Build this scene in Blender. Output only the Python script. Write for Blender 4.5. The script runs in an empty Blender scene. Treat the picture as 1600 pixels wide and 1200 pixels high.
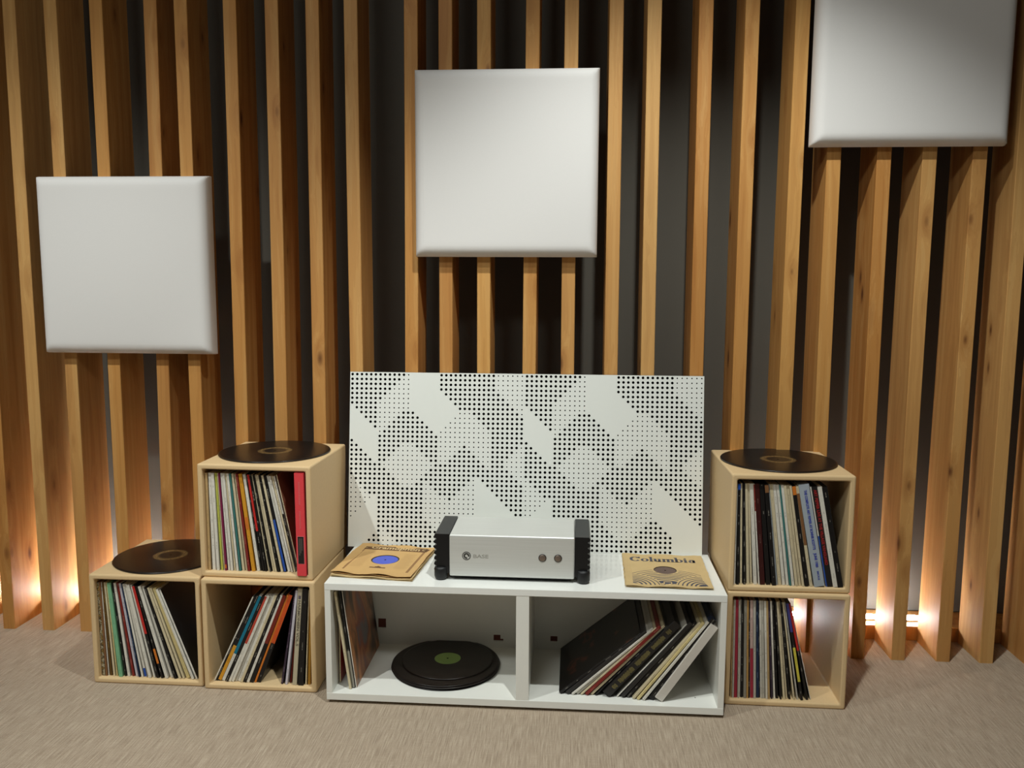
import bpy, bmesh, math, random
from mathutils import Matrix, Vector, Euler
random.seed(7)
S = bpy.context.scene
C = S.collection
R = math.radians

# ------------------------------------------------------------------ camera
F_PX, YAW, PITCH, ROLL = 1333.07, -0.0707964, 0.1210565, 0.00512326
cd = bpy.data.cameras.new('camera'); cam = bpy.data.objects.new('camera', cd); C.objects.link(cam)
cd.sensor_fit = 'HORIZONTAL'; cd.sensor_width = 36.0; cd.lens = 36.0 * F_PX / 1600.0; cd.clip_start = 0.05
fw = Vector((math.sin(YAW) * math.cos(PITCH), math.cos(YAW) * math.cos(PITCH), -math.sin(PITCH)))
rt = Vector((math.cos(YAW), -math.sin(YAW), 0)); up = rt.cross(fw)
r2 = math.cos(ROLL) * rt + math.sin(ROLL) * up; u2 = -math.sin(ROLL) * rt + math.cos(ROLL) * up
M = Matrix((r2, u2, -fw)).transposed().to_4x4(); M.translation = Vector((0.7382, -2.4369, 1.2909))
cam.matrix_world = M; S.camera = cam

# ------------------------------------------------------------------ world, lamps, exposure
w = bpy.data.worlds.new('room_air'); S.world = w; w.use_nodes = True
w.node_tree.nodes['Background'].inputs[0].default_value = (1.0, 0.98, 0.93, 1)
w.node_tree.nodes['Background'].inputs[1].default_value = 0.05
S.view_settings.view_transform = 'Standard'; S.view_settings.look = 'None'
S.view_settings.exposure = 0.0; S.view_settings.gamma = 1.0; S.view_settings.use_curve_mapping = False

def spot(name, loc, aim, power, size_deg, blend, radius, col):
    l = bpy.data.lights.new(name, 'SPOT'); l.energy = power; l.spot_size = R(size_deg); l.spot_blend = blend
    l.shadow_soft_size = radius; l.color = col
    o = bpy.data.objects.new(name, l); C.objects.link(o); o.location = loc
    o.rotation_euler = (Vector(aim) - Vector(loc)).to_track_quat('-Z', 'Y').to_euler(); return o
WARM = (0.96, 1.0, 0.965)
spot('ceiling_spot_right', (0.97, -0.90, 3.15), (1.14, -0.21, 0.50), 174, 86, 0.62, 0.035, WARM)
spot('ceiling_spot_left', (-1.15, -1.40, 3.15), (-0.74, -0.30, 0.30), 182, 84, 0.8, 0.035, WARM)
def area(name, loc, aim, power, sx, sy, col):
    l = bpy.data.lights.new(name, 'AREA'); l.shape = 'RECTANGLE'; l.size = sx; l.size_y = sy; l.energy = power; l.color = col
    o = bpy.data.objects.new(name, l); C.objects.link(o); o.location = loc
    o.rotation_euler = (Vector(aim) - Vector(loc)).to_track_quat('-Z', 'Y').to_euler(); return o
area('fill_light_behind', (-0.3, -2.6, 3.25), (0.2, -0.8, 0.0), 28, 1.2, 0.3, WARM)  # unseen soft fill, added behind the camera to brighten the front faces

# ------------------------------------------------------------------ colour and material helpers
def lin(c):
    return tuple(((v / 255) / 12.92 if v / 255 <= .04045 else ((v / 255 + .055) / 1.055) ** 2.4) for v in c) + (1,)
MATS = {}
def new_mat(name):
    m = bpy.data.materials.new(name); m.use_nodes = True
    nt = m.node_tree; return m, nt, nt.nodes, nt.links, nt.nodes['Principled BSDF']
def plain(name, rgb, rough=.5, metal=0.0, noise=.06, scale=60, coat=0, spec=.5):
    if name in MATS: return MATS[name]
    m, nt, N, L, b = new_mat(name)
    tc = N.new('ShaderNodeTexCoord'); nz = N.new('ShaderNodeTexNoise'); nz.inputs['Scale'].default_value = scale; nz.inputs['Detail'].default_value = 4
    L.new(tc.outputs['Object'], nz.inputs['Vector'])
    mx = N.new('ShaderNodeMix'); mx.data_type = 'RGBA'; c = lin(rgb)
    mx.inputs['A'].default_value = tuple(v * (1 - noise) for v in c[:3]) + (1,)
    mx.inputs['B'].default_value = tuple(min(1, v * (1 + noise)) for v in c[:3]) + (1,)
    L.new(nz.outputs['Fac'], mx.inputs['Factor']); L.new(mx.outputs['Result'], b.inputs['Base Color'])
    b.inputs['Roughness'].default_value = rough; b.inputs['Metallic'].default_value = metal
    b.inputs['Specular IOR Level'].default_value = spec
    if coat: b.inputs['Coat Weight'].default_value = coat; b.inputs['Coat Roughness'].default_value = .08
    MATS[name] = m; return m
def mth(N, L, op, a, b=None, clamp=False):
    n = N.new('ShaderNodeMath'); n.operation = op; n.use_clamp = clamp
    for i, v in enumerate((a, b)):
        if v is None: continue
        if isinstance(v, (int, float)): n.inputs[i].default_value = v
        else: L.new(v, n.inputs[i])
    return n.outputs[0]
def ramp(N, L, fac, stops):
    r = N.new('ShaderNodeValToRGB'); e = r.color_ramp.elements
    while len(e) < len(stops): e.new(.5)
    for i, (p, c) in enumerate(stops): e[i].position = p; e[i].color = c if len(c) == 4 else lin(c)
    L.new(fac, r.inputs['Fac']); return r.outputs['Color']
def mixc(N, L, fac, a, b):
    m = N.new('ShaderNodeMix'); m.data_type = 'RGBA'
    for key, v in (('Factor', fac), ('A', a), ('B', b)):
        if isinstance(v, (int, float, tuple)): m.inputs[key].default_value = v
        else: L.new(v, m.inputs[key])
    return m.outputs['Result']

def wood_mat():
    m, nt, N, L, b = new_mat('larch_wood')
    tc = N.new('ShaderNodeTexCoord'); oi = N.new('ShaderNodeObjectInfo')
    off = N.new('ShaderNodeCombineXYZ'); r = oi.outputs['Random']
    L.new(mth(N, L, 'MULTIPLY', r, 37.1), off.inputs[0]); L.new(mth(N, L, 'MULTIPLY', r, 91.7), off.inputs[1]); L.new(mth(N, L, 'MULTIPLY', r, 53.3), off.inputs[2])
    add = N.new('ShaderNodeVectorMath'); add.operation = 'ADD'; L.new(tc.outputs['Object'], add.inputs[0]); L.new(off.outputs[0], add.inputs[1])
    # knots: stretched cells, a few of them hold a knot
    mpk = N.new('ShaderNodeMapping'); mpk.inputs['Scale'].default_value = (9.5, 9.5, 4.0); L.new(add.outputs[0], mpk.inputs['Vector'])
    vo = N.new('ShaderNodeTexVoronoi'); vo.inputs['Scale'].default_value = 1.0; L.new(mpk.outputs[0], vo.inputs['Vector'])
    vc = N.new('ShaderNodeSeparateColor'); L.new(vo.outputs['Color'], vc.inputs[0])
    kd = mth(N, L, 'ADD', vo.outputs['Distance'], mth(N, L, 'MULTIPLY', vc.outputs[0], .15))
    # grain bends round the knots
    bend = mth(N, L, 'MULTIPLY', mth(N, L, 'POWER', mth(N, L, 'SUBTRACT', 1.0, kd, True), 4), 1.5)
    mp = N.new('ShaderNodeMapping'); mp.inputs['Scale'].default_value = (34, 34, 1.1); L.new(add.outputs[0], mp.inputs['Vector'])
    ad2 = N.new('ShaderNodeVectorMath'); ad2.operation = 'ADD'; L.new(mp.outputs[0], ad2.inputs[0])
    cb = N.new('ShaderNodeCombineXYZ'); L.new(bend, cb.inputs[0]); L.new(bend, cb.inputs[1]); L.new(cb.outputs[0], ad2.inputs[1])
    n1 = N.new('ShaderNodeTexNoise'); n1.inputs['Scale'].default_value = 1.3; n1.inputs['Detail'].default_value = 5; n1.inputs['Roughness'].default_value = .55; L.new(ad2.outputs[0], n1.inputs['Vector'])
    rings = mth(N, L, 'FRACT', mth(N, L, 'MULTIPLY', n1.outputs['Fac'], 9.0))
    mp3 = N.new('ShaderNodeMapping'); mp3.inputs['Scale'].default_value = (260, 260, 5); L.new(add.outputs[0], mp3.inputs['Vector'])
    n3 = N.new('ShaderNodeTexNoise'); n3.inputs['Scale'].default_value = 1; n3.inputs['Detail'].default_value = 2; L.new(mp3.outputs[0], n3.inputs['Vector'])
    base = ramp(N, L, n1.outputs['Fac'], [(.30, (166, 108, 50)), (.5, (202, 147, 80)), (.72, (222, 178, 112))])
    base = mixc(N, L, mth(N, L, 'MULTIPLY', rings, .34), base, lin((150, 92, 42)))
    base = mixc(N, L, mth(N, L, 'MULTIPLY', n3.outputs['Fac'], .22), base, lin((160, 104, 54)))
    tint = ramp(N, L, r, [(0, (178, 116, 56)), (.3, (226, 184, 120)), (.6, (190, 128, 64)), (.85, (222, 170, 98)), (1, (200, 140, 74))])
    mt = N.new('ShaderNodeMix'); mt.data_type = 'RGBA'; mt.blend_type = 'MIX'; mt.inputs['Factor'].default_value = .45
    L.new(base, mt.inputs['A']); L.new(tint, mt.inputs['B']); base = mt.outputs['Result']
    halo = mth(N, L, 'MULTIPLY', mth(N, L, 'SUBTRACT', 1.0, mth(N, L, 'MULTIPLY', kd, 2.9), True), .6)
    base = mixc(N, L, halo, base, lin((142, 84, 36)))
    core = mth(N, L, 'MULTIPLY', mth(N, L, 'SUBTRACT', 1.0, mth(N, L, 'MULTIPLY', kd, 6.2), True), 1.7, True)
    base = mixc(N, L, core, base, lin((104, 62, 32)))
    L.new(base, b.inputs['Base Color']); b.inputs['Roughness'].default_value = .58; b.inputs['Specular IOR Level'].default_value = .3
    bp = N.new('ShaderNodeBump'); bp.inputs['Strength'].default_value = .12; bp.inputs['Distance'].default_value = .002
    L.new(n3.outputs['Fac'], bp.inputs['Height']); L.new(bp.outputs[0], b.inputs['Normal'])
    return m
WOOD = wood_mat()

def carpet_mat():
    m, nt, N, L, b = new_mat('woven_carpet')
    tc = N.new('ShaderNodeTexCoord')
    def nz(sc, det=3):
        mp = N.new('ShaderNodeMapping'); mp.inputs['Scale'].default_value = sc; L.new(tc.outputs['Object'], mp.inputs['Vector'])
        n = N.new('ShaderNodeTexNoise'); n.inputs['Scale'].default_value = 1; n.inputs['Detail'].default_value = det; L.new(mp.outputs[0], n.inputs['Vector']); return n.outputs['Fac']
    long_ = nz((300, 13, 1), 4); fine = nz((460, 420, 1), 2); rows = nz((24, 560, 1), 1); big = nz((2.2, 2.2, 1), 3)
    f = mth(N, L, 'ADD', mth(N, L, 'MULTIPLY', long_, .5), mth(N, L, 'MULTIPLY', fine, .35))
    f = mth(N, L, 'ADD', f, mth(N, L, 'MULTIPLY', rows, .15))
    c = ramp(N, L, f, [(.30, (132, 116, 100)), (.5, (176, 159, 139)), (.70, (206, 191, 171))])
    c = mixc(N, L, mth(N, L, 'MULTIPLY', big, .16), c, lin((140, 120, 100)))
    L.new(c, b.inputs['Base Color']); b.inputs['Roughness'].default_value = .95; b.inputs['Specular IOR Level'].default_value = .1
    bp = N.new('ShaderNodeBump'); bp.inputs['Strength'].default_value = .5; bp.inputs['Distance'].default_value = .004
    L.new(f, bp.inputs['Height']); L.new(bp.outputs[0], b.inputs['Normal'])
    return m

WALL = plain('grey_wall_paint', (84, 79, 70), .8, noise=.03, scale=20)
WHITE = plain('white_melamine', (236, 236, 229), .32, noise=.012)
GLOSS = plain('white_gloss_top', (240, 241, 236), .10, noise=.01)
MDF = plain('raw_mdf', (222, 192, 146), .55, noise=.05, scale=140, spec=.3)
FABRIC = plain('white_acoustic_fabric', (232, 229, 226), .9, noise=.02, scale=300, spec=.1)
PERF = plain('white_lacquer', (232, 234, 228), .38, noise=.01)
BLACKCORE = plain('black_core', (12, 12, 12), .9, spec=.1)
RUBBER = plain('black_rubber', (20, 20, 21), .5, noise=.1)
ANOD = plain('black_anodised', (24, 24, 26), .38, metal=.3, noise=.1)
PAPER = plain('kraft_paper', (206, 168, 112), .8, noise=.07, scale=25, spec=.2)
PAPER2 = plain('pale_kraft_paper', (200, 174, 126), .8, noise=.07, scale=25, spec=.2)

def alu_mat():
    m, nt, N, L, b = new_mat('brushed_aluminium')
    tc = N.new('ShaderNodeTexCoord'); mp = N.new('ShaderNodeMapping'); mp.inputs['Scale'].default_value = (4, 600, 600); L.new(tc.outputs['Object'], mp.inputs['Vector'])
    n = N.new('ShaderNodeTexNoise'); n.inputs['Scale'].default_value = 1; n.inputs['Detail'].default_value = 2; L.new(mp.outputs[0], n.inputs['Vector'])
    L.new(ramp(N, L, n.outputs['Fac'], [(.3, (214, 215, 210)), (.7, (222, 223, 219))]), b.inputs['Base Color'])
    b.inputs['Metallic'].default_value = .35; b.inputs['Roughness'].default_value = .42
    return m
ALU = alu_mat()

PAL = dict(white=(226, 222, 210), cream=(214, 200, 166), yellowcream=(222, 204, 146), greywhite=(192, 188, 176), grey=(150, 146, 134),
    tan=(190, 160, 112), tanorange=(196, 152, 88), brown=(132, 92, 58), darkgold=(96, 70, 30), black=(26, 24, 24), lime=(186, 188, 84),
    magenta=(128, 34, 74), teal=(64, 122, 118), tealblue=(26, 120, 146), maroon=(128, 40, 34), maroonblack=(62, 22, 22), amber=(214, 152, 44),
    mint=(126, 184, 142), lilac=(206, 202, 212), navy=(30, 48, 78), crimson=(168, 46, 66), pinkwhite=(206, 178, 170), purple=(54, 42, 58),
    greyblue=(166, 174, 180), orange=(212, 122, 44), red=(196, 46, 40), blue=(36, 82, 172), brick=(190, 74, 56), darkred=(120, 36, 24),
    orangered=(206, 84, 34), indigo=(68, 66, 132), yellow=(212, 200, 76), gold=(176, 128, 44), redbox=(204, 52, 60), warmgrey=(184, 178, 166), charcoal=(46, 44, 43))
INK = dict(black=(196, 190, 176), maroon=(190, 150, 130), maroonblack=(150, 120, 110), navy=(150, 170, 190), purple=(160, 140, 160), darkgold=(190, 160, 90))
def spine_mat(col):
    key = 'spine_' + col
    if key in MATS: return MATS[key]
    m, nt, N, L, b = new_mat('sleeve_spine_' + col)
    tc = N.new('ShaderNodeTexCoord'); oi = N.new('ShaderNodeObjectInfo'); sp = N.new('ShaderNodeSeparateXYZ'); L.new(tc.outputs['Object'], sp.inputs[0])
    rz = mth(N, L, 'ADD', sp.outputs[2], mth(N, L, 'MULTIPLY', oi.outputs['Random'], 40))
    def nz1(k, det=1):
        n = N.new('ShaderNodeTexNoise'); n.noise_dimensions = '1D'; n.inputs['Scale'].default_value = 1; n.inputs['Detail'].default_value = det
        L.new(mth(N, L, 'MULTIPLY', rz, k), n.inputs['W']); return n.outputs['Fac']
    letters = mth(N, L, 'GREATER_THAN', nz1(520), .50); words = mth(N, L, 'GREATER_THAN', nz1(26), .58)
    band = mth(N, L, 'LESS_THAN', mth(N, L, 'ABSOLUTE', sp.outputs[0]), .0011)
    mask = mth(N, L, 'MULTIPLY', mth(N, L, 'MULTIPLY', letters, words), mth(N, L, 'MULTIPLY', band, .55))
    n2 = N.new('ShaderNodeTexNoise'); n2.inputs['Scale'].default_value = 90; n2.inputs['Detail'].default_value = 4; L.new(tc.outputs['Object'], n2.inputs['Vector'])
    c = lin(PAL[col]); var = mixc(N, L, n2.outputs['Fac'], tuple(v * .82 for v in c[:3]) + (1,), tuple(min(1, v * 1.08) for v in c[:3]) + (1,))
    L.new(mixc(N, L, mask, var, lin(INK.get(col, (70, 62, 54)))), b.inputs['Base Color'])
    b.inputs['Roughness'].default_value = .5 if sum(PAL[col]) > 200 else .38; b.inputs['Specular IOR Level'].default_value = .3
    MATS[key] = m; return m
def cover_mat(col):
    return plain('sleeve_cover_' + col, tuple(int(v * .86) for v in PAL[col]), .42, noise=.12, scale=22, spec=.35)
def art_mat(name, stops, scale, rough=.35, stretch=(1, 1, 1)):
    m, nt, N, L, b = new_mat(name)
    tc = N.new('ShaderNodeTexCoord'); mp = N.new('ShaderNodeMapping'); mp.inputs['Scale'].default_value = stretch; L.new(tc.outputs['Object'], mp.inputs['Vector'])
    n = N.new('ShaderNodeTexNoise'); n.inputs['Scale'].default_value = scale; n.inputs['Detail'].default_value = 3; n.inputs['Distortion'].default_value = .6
    L.new(mp.outputs[0], n.inputs['Vector']); L.new(ramp(N, L, n.outputs['Fac'], stops), b.inputs['Base Color'])
    b.inputs['Roughness'].default_value = rough; MATS[name] = m; return m
ART_DARK = art_mat('dark_photo_cover', [(.0, (10, 9, 9)), (.60, (16, 13, 12)), (.66, (92, 50, 36)), (.72, (20, 15, 13))], 13, .28)
ART_BROWN = art_mat('brown_painted_cover', [(.36, (30, 28, 34)), (.43, (112, 80, 58)), (.52, (186, 126, 80)), (.60, (150, 78, 56)), (.68, (110, 110, 116))], 9, .3, (1, 1, .6))
ART_RED = art_mat('red_cover', [(.35, (60, 20, 16)), (.5, (176, 30, 22)), (.65, (120, 40, 30))], 8, .4)
ART_BLACK = art_mat('black_photo_cover', [(.0, (10, 10, 10)), (.62, (18, 17, 16)), (.68, (64, 52, 44)), (.74, (16, 15, 14))], 9, .35)
COLLAGE = art_mat('collage_spine', [(.25, (24, 20, 18)), (.38, (150, 120, 60)), (.46, (40, 30, 22)), (.54, (190, 180, 150)), (.6, (60, 44, 30)), (.7, (170, 150, 80))], 60, .5)

# ------------------------------------------------------------------ mesh helpers
def link(o, parent=None):
    C.objects.link(o)
    if parent is not None: o.parent = parent
    return o
def mobj(name, verts, faces, mat, parent=None, smooth=False, mats=None, idx=None):
    me = bpy.data.meshes.new(name); me.from_pydata([tuple(v) for v in verts], [], faces); me.update()
    for m_ in (mats or [mat]): me.materials.append(m_)
    if idx: me.polygons.foreach_set('material_index', idx)
    if smooth: me.polygons.foreach_set('use_smooth', [True] * len(me.polygons))
    return link(bpy.data.objects.new(name, me), parent)
def bm_obj(name, bm, mat, parent=None, smooth=False):
    me = bpy.data.meshes.new(name); bm.to_mesh(me); bm.free(); me.materials.append(mat)
    if smooth: me.polygons.foreach_set('use_smooth', [True] * len(me.polygons))
    return link(bpy.data.objects.new(name, me), parent)
def bm_box(bm, x0, x1, y0, y1, z0, z1):
    v = [bm.verts.new((x, y, z)) for x in (x0, x1) for y in (y0, y1) for z in (z0, z1)]
    for f in ((0, 1, 3, 2), (4, 6, 7, 5), (0, 4, 5, 1), (2, 3, 7, 6), (0, 2, 6, 4), (1, 5, 7, 3)): bm.faces.new([v[i] for i in f])
def box(name, x0, x1, y0, y1, z0, z1, mat, parent=None, bev=0.0, seg=2):
    bm = bmesh.new(); bm_box(bm, x0, x1, y0, y1, z0, z1)
    if bev: bmesh.ops.bevel(bm, geom=list(bm.edges), offset=bev, segments=seg, affect='EDGES', profile=.6)
    bmesh.ops.recalc_face_normals(bm, faces=bm.faces)
    return bm_obj(name, bm, mat, parent)
def lathe(name, prof, mat, parent=None, seg=64, smooth=True, mats=None, idxf=None):
    vs, fs, idx = [], [], []; n = len(prof)
    for i in range(seg):
        a = 2 * math.pi * i / seg
        for r_, z in prof: vs.append((r_ * math.cos(a), r_ * math.sin(a), z))
    for i in range(seg):
        j = (i + 1) % seg
        for k in range(n - 1):
            fs.append((i * n + k, j * n + k, j * n + k + 1, i * n + k + 1)); idx.append(idxf(k) if idxf else 0)
    return mobj(name, vs, fs, mat, parent, smooth, mats, idx if idxf else None)
def thing(name, label, cat, loc=(0, 0, 0), rotz=0, group=None):
    o = bpy.data.objects.new(name, None); o.empty_display_size = .05; C.objects.link(o)
    o.location = loc; o.rotation_euler = (0, 0, rotz); tag(o, label, cat, group); return o
def tag(o, label, cat, group=None):
    o['label'] = label; o['category'] = cat
    if group: o['group'] = group
    return o
def struct(o): o['kind'] = 'structure'; return o
def text_obj(name, body, size, mat, parent, mtx, bold=0.0, spacing=1.0, width=None, align='CENTER'):
    cu = bpy.data.curves.new('lettering', 'FONT'); cu.body = body; cu.size = size; cu.offset = bold; cu.space_character = spacing
    cu.align_x = align; cu.align_y = 'CENTER'; cu.extrude = .00012; cu.resolution_u = 3
    t = bpy.data.objects.new('lettering', cu); C.objects.link(t); bpy.context.view_layer.update()
    me = bpy.data.meshes.new_from_object(t.evaluated_get(bpy.context.evaluated_depsgraph_get()))
    bpy.data.objects.remove(t); bpy.data.curves.remove(cu)
    if width:
        xs = [v.co.x for v in me.vertices]; k = width / (max(xs) - min(xs)); me.transform(Matrix.Diagonal((k, 1, 1, 1)))
    me.transform(mtx); me.materials.clear(); me.materials.append(mat); me.name = name
    return link(bpy.data.objects.new(name, me), parent)
FRONT = Matrix(((1, 0, 0, 0), (0, 0, -1, 0), (0, 1, 0, 0), (0, 0, 0, 1)))          # text facing -y
DOWN = Matrix(((0, 1, 0, 0), (0, 0, -1, 0), (-1, 0, 0, 0), (0, 0, 0, 1)))          # spine text, reads downwards
def ring_xy(r0, r1, a0=0, a1=2 * math.pi, n=32, cx=0, cy=0, z=0, keep=None):
    vs, fs = [], []
    for i in range(n + 1):
        a = a0 + (a1 - a0) * i / n
        vs += [(cx + r0 * math.cos(a), cy + r0 * math.sin(a), z), (cx + r1 * math.cos(a), cy + r1 * math.sin(a), z)]
    for i in range(n):
        q = (2 * i, 2 * i + 1, 2 * i + 3, 2 * i + 2)
        if keep is None or all(keep(vs[k][0], vs[k][1]) for k in q): fs.append(q)
    return vs, fs
def merge(parts):
    V, Fs = [], []
    for vs, fs in parts:
        o = len(V); V += vs; Fs += [tuple(i + o for i in f) for f in fs]
    return V, Fs
ORD = ['first', 'second', 'third', 'fourth', 'fifth', 'sixth', 'seventh', 'eighth', 'ninth', 'tenth', 'eleventh', 'twelfth', 'thirteenth', 'fourteenth',
       'fifteenth', 'sixteenth', 'seventeenth', 'eighteenth', 'nineteenth', 'twentieth'] + ['twenty-' + s for s in ('first', 'second', 'third', 'fourth', 'fifth', 'sixth', 'seventh', 'eighth', 'ninth')] + ['thirtieth'] + ['thirty-' + s for s in ('first', 'second', 'third', 'fourth', 'fifth')]

# ------------------------------------------------------------------ the room
YS, SLAT_D, YW, ZC = 0.450, 0.168, 0.790, 3.35
fl = struct(box('floor', -3.2, 3.8, -4.6, YW + .1, -.06, 0, carpet_mat()))
struct(box('wall_back', -3.2, 3.8, YW, YW + .1, 0, ZC, WALL))
struct(box('ceiling', -3.2, 3.8, -4.6, YW + .1, ZC, ZC + .06, plain('ceiling_paint', (150, 146, 140), .9, noise=.02)))
struct(box('wall_left', -3.3, -3.2, -4.6, YW + .1, 0, ZC, WALL))
struct(box('wall_right', 3.8, 3.9, -4.6, YW + .1, 0, ZC, WALL))
struct(box('baseboard_back', -3.1, 3.7, YS + SLAT_D + .004, YW - .012, 0, .052, WOOD, bev=.002))

# slat screen: every slat is a part of its own; (x, lean in degrees)
scr = thing('slat_screen', 'screen of upright wooden slats in front of the dark grey wall', 'slat screen', (0.5, YS, 0))
def slat_mesh(bow, k):
    bm = bmesh.new(); n = 8; w_ = .0225; rings = []
    for i in range(n + 1):
        z = ZC * i / n; dx = bow * math.sin(math.pi * i / n); c = .0016
        pts = [(-w_ + c, 0), (w_ - c, 0), (w_, c), (w_, SLAT_D - c), (w_ - c, SLAT_D), (-w_ + c, SLAT_D), (-w_, SLAT_D - c), (-w_, c)]
        rings.append([bm.verts.new((x + dx, y, z)) for x, y in pts])
    for a, b_ in zip(rings, rings[1:]):
        for i in range(8): bm.faces.new((a[i], a[(i + 1) % 8], b_[(i + 1) % 8], b_[i]))
    bm.faces.new(rings[0][::-1]); bm.faces.new(rings[-1])
    me = bpy.data.meshes.new('slat_timber'); bm.to_mesh(me); bm.free(); me.materials.append(WOOD); return me
SM = [slat_mesh(b_, i) for i, b_ in enumerate((0.0, .004, -.004, .006))]
slats = [(-1.769, 0, 0), (-1.622, 0, 1), (-1.475, 0, 0), (-1.328, 0, 0), (-1.176, 0, 2), (-1.031, .1, 0), (-.875, 0, 0), (-.709, -.5, 1), (-.582, 0, 0), (-.425, -.2, 1),
         (-.283, -.2, 1), (-.142, -.2, 0), (-.002, 0, 2), (.178, -.35, 1), (.305, -.1, 0), (.436, 0, 0), (.588, -.2, 0), (.725, 0, 2), (.871, .15, 0), (.998, .2, 2),
         (1.158, .2, 0), (1.300, 0, 2), (1.450, -.1, 0), (1.578, .1, 2), (1.733, 0, 2), (1.869, -.2, 2), (2.019, -.25, 0), (2.162, 0, 0), (2.312, 0, 1), (2.458, 0, 0), (2.604, 0, 2), (2.750, 0, 0)]
for x, lean, k in slats:
    o = link(bpy.data.objects.new('slat', SM[k]), scr); o.location = (x - .5, 0, 0); o.rotation_euler = (0, R(-lean), 0)

# light strips lying on the board behind the slats
def led(x0, x1, label):
    t = thing('light_strip', label, 'light strip', ((x0 + x1) / 2, YS + SLAT_D + .060, .0525), 0, 'light strips behind the slats')
    h = (x1 - x0) / 2
    box('profile', -h, h, -.011, .011, 0, .006, plain('led_profile', (190, 190, 190), .4), t)
    m, nt, N, L, b = new_mat('led_diffuser'); b.inputs['Emission Color'].default_value = (.98, .97, 1.0, 1); b.inputs['Emission Strength'].default_value = 80
    b.inputs['Base Color'].default_value = (.9, .9, .9, 1)
    box('diffuser', -h, h, -.009, .009, .006, .018, m, t, bev=.003)
led(-2.0, -.53, 'glowing light strip on the floor behind slats at left')
led(1.36, 2.03, 'glowing light strip on the floor behind slats at right')

# ------------------------------------------------------------------ padded wall panels
def pad(cx, cz, label):
    t = thing('acoustic_panel', label, 'acoustic panel', (cx, YS - .001, cz), 0, 'white padded wall panels')
    h = .302; T = .056; box('backing_board', -h + .012, h - .012, -.012, 0, -h + .012, h - .012, plain('backing_board', (120, 112, 100), .8), t)
    ts = sorted(set([-h + h * v for v in (0, .012, .03, .055, .085, .12, .17, .24, .35, .5, .65, .8, 1)] + [h - h * v for v in (0, .012, .03, .055, .085, .12, .17, .24, .35, .5, .65, .8)]))
    n = len(ts); vs, fs = [], []
    for z in ts:
        for x in ts:
            d = min(h - abs(x), h - abs(z)); q = min(d / .034, 1); y = -(.018 + (T - .018) * math.sqrt(max(0, 1 - (1 - q) ** 2)))
            y -= .004 * (1 - (x / h) ** 2) * (1 - (z / h) ** 2)
            vs.append((x, y, z))
    for j in range(n - 1):
        for i in range(n - 1): fs.append((j * n + i, j * n + i + 1, (j + 1) * n + i + 1, (j + 1) * n + i))
    per = [i for i in range(n)] + [j * n + n - 1 for j in range(1, n)] + [(n - 1) * n + i for i in range(n - 2, -1, -1)] + [j * n for j in range(n - 2, 0, -1)]
    b0 = len(vs)
    for k in per: vs.append((vs[k][0], 0, vs[k][2]))
    for k in range(len(per)): l = (k + 1) % len(per); fs.append((per[l], per[k], b0 + k, b0 + l))
    o = mobj('fabric_cover', vs, fs, FABRIC, t, True)
    return t
pad(-.797, 1.333, 'white padded square panel hanging lowest, at left')
pad(.512, 1.670, 'white padded square panel in the middle above the perforated board')
pad(1.790, 2.023, 'white padded square panel hanging highest, at right, cut by the top edge')

# ------------------------------------------------------------------ white bench
BW, BD, BH = 1.2, .376, .38
bench = thing('storage_bench', 'low white two-bay storage bench between the record cubes', 'bench', (0, 0, 0))
box('top_panel', 0, BW, 0, BD, .359, BH, GLOSS, bench, .0012)
box('bottom_panel', 0, BW, 0, BD, .010, .032, WHITE, bench, .0012)
box('side_panel', 0, .018, .0005, BD, .032, .359, WHITE, bench, .0008)
box('side_panel', BW - .018, BW, .0005, BD, .032, .359, WHITE, bench, .0008)
box('divider', .581, .620, .0008, BD - .01, .032, .359, WHITE, bench, .0008)
def back_panel(x0, x1, holes):
    xs = sorted(set([x0, x1] + [h[0] for h in holes] + [h[1] for h in holes])); zs = sorted(set([.032, .359] + [h[2] for h in holes] + [h[3] for h in holes]))
    bm = bmesh.new(); ya, yb = BD - .010, BD - .004
    def solid(i, j):
        if not (0 <= i < len(xs) - 1 and 0 <= j < len(zs) - 1): return False
        xm = (xs[i] + xs[i + 1]) / 2; zm = (zs[j] + zs[j + 1]) / 2
        return not any(h[0] < xm < h[1] and h[2] < zm < h[3] for h in holes)
    for i in range(len(xs) - 1):
        for j in range(len(zs) - 1):
            if solid(i, j): bm_box(bm, xs[i], xs[i + 1], ya, yb, zs[j], zs[j + 1])
    bmesh.ops.remove_doubles(bm, verts=bm.verts, dist=1e-6)
    bm_obj('back_panel', bm, WHITE, bench)
back_panel(.018, .581, [(.077, .105, .089, .123), (.480, .504, .056, .078), (.504, .514, .056, .064)])
back_panel(.620, BW - .018, [(.676, .700, .060, .080)])
for hx0, hx1, hz0, hz1 in ((.075, .107, .087, .125), (.478, .516, .054, .080), (.674, .702, .058, .082)):
    box('slat_standin', hx0, hx1, BD - .0039, BD - .001, hz0, hz1, plain('slat_standin_brown', (104, 48, 32), .7), bench)  # added plates stand in for the slat wood seen through the holes
for fx in (.03, .58, 1.14):
    for fy in (.03, .32): box('foot', fx, fx + .035, fy, fy + .03, 0, .010, RUBBER, bench)
lathe('screw_cap', [(0, .0326), (.002, .0326), (.002, .032)], plain('screw_grey', (70, 66, 60), .5), bench, 10).location = (1.125, .06, 0)

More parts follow.
